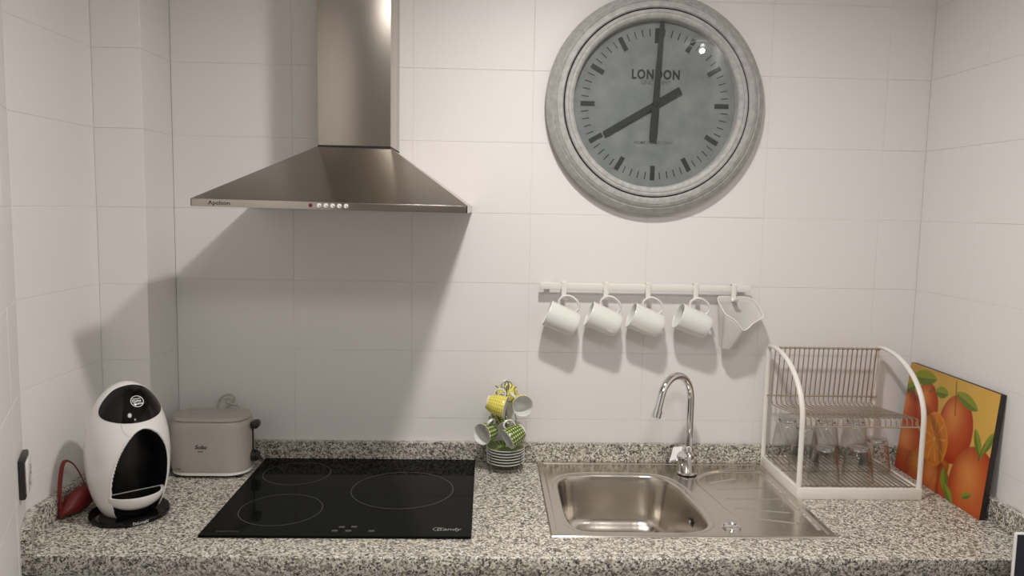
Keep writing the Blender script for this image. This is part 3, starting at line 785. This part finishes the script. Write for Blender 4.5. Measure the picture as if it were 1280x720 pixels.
for sx in (-1, 1):
    for sy in (-1, 1):
        b = B(); cyl(b, (sx*.08, sy*.04, 0), (sx*.08, sy*.04, .0078), .008, 16); obj('foot', b, BLACKM, tt_)
b = B(); box(b, (.1055, -.006, .05), (.1068, .006, .135), .0004); obj('lever_slot', b, DARKGAP, tt_)
b = B(); box(b, (.1055, -.024, .124), (.126, .012, .144), .007, 3); obj('lever_knob', b, BLACKM, tt_)
b = B(); cyl(b, (.1055, -.006, .048), (.117, -.006, .048), .016, 24); cyl(b, (.117, -.006, .048), (.123, -.006, .048), .013, 24); obj('browning_knob', b, BLACKM, tt_)
text('lettering', 'Solac', .0150, INK, tt_, T(-.0105, -.0626, .086) @ FACE, .0004, shear=.3)
b = B(); box(b, (-.006, -.0003, -.001), (.008, 0, .001)); box(b, (-.001, -.0003, -.006), (.0005, 0, -.001)) if False else None; o = obj('lettering_stroke', b, INK, tt_); o.location = (-.012, -.0626, .0745)
text('small_lettering', 'inox', .006, INK, tt_, T(-.07, -.0626, .028) @ FACE, .0001)
# flex looping up behind the toaster
b = B(); tube(b, spline([(-.690, -.040, .12), (-.700, -.032, .165), (-.690, -.030, .19), (-.668, -.030, .198), (-.655, -.030, .190), (-.660, -.030, .180), (-.675, -.032, .176), (-.655, -.034, .170), (-.640, -.036, .165), (-.636, -.04, .12), (-.634, -.04, .062), (-.634, -.036, .0565)], 6), .0034, 8)
o = obj('power_cord', b, CREAM, tt_); o.location = (.7295-.045, .118, -.008)

# ================================================================ SOCKET
sv = Vector((A1[0]-XL, A1[1]-KY, 0)).normalized()      # along the angled wall, toward the room
sc_ = Vector((XL, KY, 0))+sv*.055
sn = Vector((-sv.y, sv.x, 0))
if sn.x < 0: sn = -sn
SM = Matrix((-sv, -sn, Vector((0, 0, 1)))).transposed().to_4x4(); SM.translation = Vector((sc_.x, sc_.y, .152))
so = thing('wall_socket', 'square wall socket with dark frame on the left wall', 'socket'); so.matrix_world = SM
b = B(); box(b, (-.042, -.012, -.042), (.042, -.0005, .042), .003); obj('frame', b, BLACKM, so)
b = B(); box(b, (-.033, -.0165, -.034), (.033, -.0118, .034), .0015); obj('plate', b, PLASTICW, so)
b = B(); lathe(b, [(.0205, .0165), (.0205, .018), (.0185, .018), (.0180, .0168), (.0175, .0166), (0, .0166)], 40, CKR); obj('socket_well', b, mat('socket_well_grey', (.5, .46, .43), .5), so)
b = B(); 
for x in (-.0095, .0095): cyl(b, (x, -.0165, 0), (x, -.0172, 0), .0025, 12)
obj('pin_hole', b, DARKGAP, so)

# ================================================================ RED POUCH WITH STRAP
rp = thing('red_pouch', 'small dark red pouch with a looped strap leaning in the left corner', 'pouch', (-.936, -.400, 0))
b = B()
fr_ = [(-.026, -.055, .001), (.030, .018, .001), (.034, .030, .030), (.022, .032, .062), (.004, .000, .058), (-.018, -.045, .016)]
bk_ = [(-.029, -.030, .001), (-.006, .040, .001), (-.004, .046, .034), (-.006, .042, .060), (-.020, .020, .056), (-.029, -.025, .030)]
# lumpy folded body: loft of four closed rings
def ring_at(tt, pts_lo):
    return pts_lo
sec = []
for s in range(9):
    u = s/8
    c = Vector((-.022, -.052, .006)).lerp(Vector((.012, .040, .020)), u)
    wv, hv = .006+.020*math.sin(u*PI*.75+.15), .006+.030*math.sin(u*PI*.72+.1)
    ax = Vector((.85, -.5, 0)); ring = []
    for i in range(14):
        a = 2*PI*i/14; k = 1+.12*math.sin(3*a+u*9)
        v = c+ax*math.cos(a)*wv*k+Vector((0, 0, 1))*math.sin(a)*hv*k*.8+Vector((0, 0, hv*.55)); v.z = max(.001, v.z); v.x = max(-.0285, v.x); ring.append(b.verts.new(v))
    sec.append(ring)
loft(b, sec); obj('pouch_body', b, RED, rp, angle=60)
obj('strap', tube(B(), spline([(-.024, -.045, .02), (-.0275, -.035, .075), (-.0245, -.022, .124), (-.014, -.006, .119), (-.002, .004, .09), (.006, .012, .055)], 8), .003, 8, flat=(.0052, .0016)), RED, rp)
obj('strap_end', tube(B(), spline([(.016, .036, .05), (.020, .045, .075), (.023, .050, .10)], 6), .003, 8, flat=(.0045, .0015)), RED, rp)
for k in (0, 1):
    obj('metal_clip', tube(B(), [(-.004+.009*k, -.004+.004*k, .052), (-.010+.009*k, -.004+.004*k, .066)], .0013, 6), CHROME, rp)

# ================================================================ DISH RACK
RX0, RX1, RY0, RY1 = .7935, 1.1165, -.2935, -.0265
dr = thing('dish_rack', 'two tier dish rack with white frame and bronzed wire shelves', 'dish rack', (RX0, RY0, 0))
dW, dD_ = RX1-RX0, RY1-RY0
b = B(); hT = .030
box(b, (0, 0, 0), (dW, .008, hT), .0015); box(b, (0, dD_-.008, 0), (dW, dD_, hT), .0015); box(b, (0, .008, 0), (.008, dD_-.008, hT), .0015); box(b, (dW-.008, .008, 0), (dW, dD_-.008, hT), .0015)
box(b, (.008, .008, .002), (dW-.008, dD_-.008, .0045))
obj('tray', b, WHITE, dr)
for x in (.006, dW-.006):
    pts = [(x, .006, .028), (x, .006, .12), (x, .006, .185)]
    cz, cyy = .205, dD_-.045
    for i in range(0, 15):
        a = i/14*PI/2; pts.append((x, cyy-(cyy-.006)*math.cos(a), .20+(.352-.20)*math.sin(a)))
    pts += [(x, dD_-.015, .350), (x, dD_-.007, .344), (x, dD_-.005, .335), (x, dD_-.005, .2), (x, dD_-.005, .028)]
    obj('side_frame', tube(B(), pts, .006, 12, flat=(.0070, .0050)), WHITE, dr)
NW = 22
wu = spline([(0, dD_-.026, .345), (0, dD_-.020, .28), (0, dD_-.013, .208), (0, dD_-.014, .195), (0, dD_-.022, .187), (0, dD_-.04, .185), (0, .12, .196), (0, .03, .206), (0, .018, .207), (0, .0135, .203), (0, .012, .188)], 3)
wl_ = [(0, .006, .0315), (0, dD_-.006, .0315)]
b = B(); tube(b, wu, .0016, 6); m_u = obj('shelf_wire', b, WIRE, dr)
b = B(); tube(b, wl_, .0019, 6); m_l = obj('tray_wire', b, WIRE, dr)
for i in range(NW):
    x = .018+(dW-.036)*i/(NW-1)
    for p_ in (m_u, m_l):
        o = p_ if i == 0 else link(p_.name.split('.')[0], p_.data, dr)
        o.location = (x, 0, 0)
for nm, y, z in (('top_rail', dD_-.026, .347), ('rear_rail', dD_-.0155, .208), ('front_rail', .010, .187), ('under_rail', .10, .1955)):
    obj(nm, tube(B(), [(.004, y, z), (dW-.004, y, z)], .0022 if nm != 'under_rail' else .0014, 8), WIRE, dr)
me = None
for i in range(NW):
    x = .018+(dW-.036)*i/(NW-1)
    if me is None:
        b = B(); tube(b, [(-.0035, 0, 0), (.0035, 0, 0)], .0036, 8); o = obj('wire_knuckle', b, WIRE, dr); me = o.data
    else: o = link('wire_knuckle', me, dr)
    o.location = (x, dD_-.026, .347)
for y in (.02, dD_/2, dD_-.02):
    obj('tray_rail', tube(B(), [(.006, y, .0286), (dW-.006, y, .0286)], .0014, 6), WIRE, dr)
obj('end_cap', box(B(), (dW-.001, .003, .008), (dW+.0008, .006, .018)), DARKGAP, dr)

# ================================================================ TUMBLERS
GZ = .0331
def tumbler_mesh(h):
    R0, R1 = .0405, .0265; b = B()
    def ro(z): return R0+(R1-R0)*(z/h)**1.35
    pr = [(ro(z), z) for z in [h*k/12 for k in range(12)]]
    pr += [(R1+.0012, h-.006), (R1-.001, h-.001), (R1-.005, h), (R1-.008, h-.0015), (0, h-.002)]
    inn = [(0, h-.013), (R1-.006, h-.012), (R1-.0025, h-.018)]
    inn += [(ro(z)-.0017, z) for z in [h*k/12 for k in range(9, 0, -1)]]+[(R0-.0017, .0008), (R0-.0009, 0)]
    lathe(b, pr+inn, 48, closed=True)
    bmesh.ops.recalc_face_normals(b, faces=b.faces)
    me = bpy.data.meshes.new('drinking_glass'); b.to_mesh(me); b.free(); me.materials.append(TUMBLER)
    me.polygons.foreach_set('use_smooth', [True]*len(me.polygons)); me.set_sharp_from_angle(angle=math.radians(60)); return me
gbase = {}
TALL, SHORT = tumbler_mesh(.118), tumbler_mesh(.090)
for x, y, me, lab in ((.848, -.072, TALL, 'tall upturned glass at the rear left corner of the dish rack'),
                      (.8665, -.153, TALL, 'tall upturned glass behind the left front post of the dish rack'),
                      (.955, -.080, TALL, 'tall upturned glass at the rear middle of the dish rack'),
                      (1.040, -.075, TALL, 'tall upturned glass at the rear right of the dish rack'),
                      (1.058, -.160, SHORT, 'short upturned glass at the right side of the dish rack'),
                      (.973, -.238, SHORT, 'short upturned glass at the front, right of the other front glass'),
                      (.883, -.240, SHORT, 'short upturned glass at the front left, beside the white post')):
    o = link('drinking_glass', me, loc=(x, y, GZ)); hh = .118 if me is TALL else .090
    if me not in gbase:
        b = B(); lathe(b, [(0, hh-.0115), (.0205, hh-.0110), (.0235, hh-.009), (.0235, hh-.005), (.021, hh-.003), (0, hh-.003)], 40); q = obj('thick_base', b, GBASE, o); gbase[me] = q.data
    else: link('thick_base', gbase[me], o)
    finish(o, lab, 'glass', 'upturned glasses in the dish rack')

# ================================================================ ORANGE PICTURE
pw, ph = .388, .308
pc = thing('fruit_picture', 'canvas board painted with oranges leaning against the right wall', 'picture')
ux = Vector((0, -1, 0)); tilt = math.atan2(.027, .30)
uz = Vector((math.sin(tilt), 0, math.cos(tilt))); un = uz.cross(ux)*-1
# local x along the board toward the viewer, local z up the board, local y = behind the board (towards wall)
ly = uz.cross(ux); 
if ly.x < 0: ly = -ly
PM = Matrix((ux, ly, uz)).transposed().to_4x4(); PM.translation = Vector((1.1845, -.032, .0004))
pc.matrix_world = PM
b = B(); box(b, (0, .0006, 0), (pw, .0145, ph), .0008); obj('board', b, mat('dark_board_edge', (.02, .012, .008), .5), pc)
NXp, NYp = 260, 200
gu, gv = np.meshgrid(np.linspace(0, 1, NXp), np.linspace(0, 1, NYp))
asp = pw/ph
img = np.zeros((NYp, NXp, 3)); bgA, bgB = np.array([.62, .40, .10]), np.array([.60, .33, .05])
rs = np.random.RandomState(3); low = rs.rand(12, 16)
def smooth_noise(u, v, n, seed):
    g_ = np.random.RandomState(seed).rand(n+2, n+2); x_ = u*n; y_ = v*n; i = x_.astype(int); j = y_.astype(int); fx_ = x_-i; fy_ = y_-j
    fx_ = fx_*fx_*(3-2*fx_); fy_ = fy_*fy_*(3-2*fy_)
    return (g_[j, i]*(1-fx_)+g_[j, i+1]*fx_)*(1-fy_)+(g_[j+1, i]*(1-fx_)+g_[j+1, i+1]*fx_)*fy_
ns = smooth_noise(gu, gv, 9, 2)*.6+smooth_noise(gu, gv, 28, 5)*.4
img[:] = bgA*(1-ns[..., None])+bgB*ns[..., None]
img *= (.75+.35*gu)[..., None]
def blend(mask, col): 
    global img
    img = img*(1-mask[..., None])+np.asarray(col)*mask[..., None]
def ell(cx, cy, rx, ry, rot=0.0, soft=.02):
    x_ = (gu-cx)*asp; y_ = gv-cy; c, s = math.cos(rot), math.sin(rot)
    a = (x_*c+y_*s)/rx; b_ = (-x_*s+y_*c)/ry; d = np.sqrt(a*a+b_*b_)
    return np.clip((1-d)/soft, 0, 1), a, b_, d
def fruit(cx, cy, rx, ry, rot=0, hue=0.0):
    m_, a, b_, d = ell(cx, cy, rx, ry, rot, .03)
    light = np.exp(-(((a+.25)**2+(b_-.35)**2)/.25))
    col = np.stack([.46+.20*light-.12*d**3, .065+.17*light-.045*d**3+hue, .006+.05*light], -1)
    col = col*(.9+.2*ns[..., None])
    blend(m_, col)
def leaf(cx, cy, L, W, rot):
    x_ = (gu-cx)*asp; y_ = gv-cy; c, s = math.cos(rot), math.sin(rot)
    a = (x_*c+y_*s)/L; b_ = (-x_*s+y_*c)/W
    hw = np.clip(1-a*a, 0, 1)**.8; m_ = np.clip((hw-np.abs(b_))*6, 0, 1)*(np.abs(a) < 1)
    vein = np.exp(-(b_/.07)**2)
    col = np.stack([.12+.10*(b_ > 0)+.1*vein, .17+.09*(b_ > 0)+.08*vein, .02+.01*vein+0*a], -1)
    blend(m_, col)
fruit(.02, .52, .20, .28); fruit(.12, .22, .26, .26); fruit(.33, .10, .26, .20, hue=.02)
fruit(.27, .67, .175, .215, .1); fruit(.50, .28, .16, .26, hue=.06)
fruit(.62, .585, .235, .295, -.1)
fruit(.48, .06, .25, .22, 0); fruit(.90, .14, .33, .40, .1); 
leaf(.60, .14, .11, .055, 1.9); leaf(.66, .05, .10, .05, -.7)
# half slice
m_, a, b_, d = ell(.42, .43, .195, .235, .18, .03); blend(m_, [.62, .22, .02])
m_, a, b_, d = ell(.42, .43, .180, .22, .18, .03)
ang_ = np.arctan2(b_, a); seg_ = np.abs(np.sin(ang_*4.5))
sp_k = np.exp(-(np.sin(ang_*4.5)/.22)**2)*(d < .9)
col = np.stack([.56+.12*sp_k, .17+.15*sp_k, .012+.07*sp_k], -1); blend(m_*(d < .93), col)
blend(np.clip((.12-d)*20, 0, 1)*.8, [.68, .35, .08])
leaf(.20, .91, .19, .075, .12); leaf(.42, .84, .10, .055, .1); leaf(.70, .85, .16, .06, -.25); leaf(.05, .78, .10, .05, .5)
leaf(.87, .56, .13, .045, -1.05); leaf(.965, .60, .12, .04, 1.1); leaf(.84, .12, .07, .03, .5)
for (x0, y0, x1, y1) in ((.56, .97, .60, .70), (.33, .86, .28, .80), (.90, .44, .93, .58)):
    ex_, ey_ = x1-x0, y1-y0; t_ = np.clip(((gu-x0)*ex_+(gv-y0)*ey_)/(ex_*ex_+ey_*ey_), 0, 1)
    dd = np.hypot((gu-x0-t_*ex_)*asp, gv-y0-t_*ey_); blend(np.clip(1.6-dd/.006, 0, 1)*.9, [.09, .09, .015])
img = np.clip(img, 0, 1)
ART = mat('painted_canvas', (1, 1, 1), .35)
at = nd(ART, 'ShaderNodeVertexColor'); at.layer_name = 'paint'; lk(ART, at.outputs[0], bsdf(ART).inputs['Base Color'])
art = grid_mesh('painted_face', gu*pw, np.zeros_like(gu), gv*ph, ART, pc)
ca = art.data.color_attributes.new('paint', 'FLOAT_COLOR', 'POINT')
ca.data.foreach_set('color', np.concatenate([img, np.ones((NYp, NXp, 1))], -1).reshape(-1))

# ================================================================ SLIM DARK PANEL (right end of the worktop)
dp = thing('slim_panel', 'slim dark glossy panel with thin white rim at the right end of the worktop', 'panel', (1.1545, -.655, ZF))
b = B(); box(b, (-.051, -.0045, .02), (.05, .0045, .972), .004, 3); obj('rim', b, PLASTICW, dp)
b = B(); box(b, (-.0480, -.0060, .03), (.047, -.0040, .9688), .0008); obj('dark_glass', b, PANEL, dp)
for x in (-.035, .035): obj('foot', box(B(), (x-.01, -.03, 0), (x+.01, .02, .021), .002), BLACKM, dp)
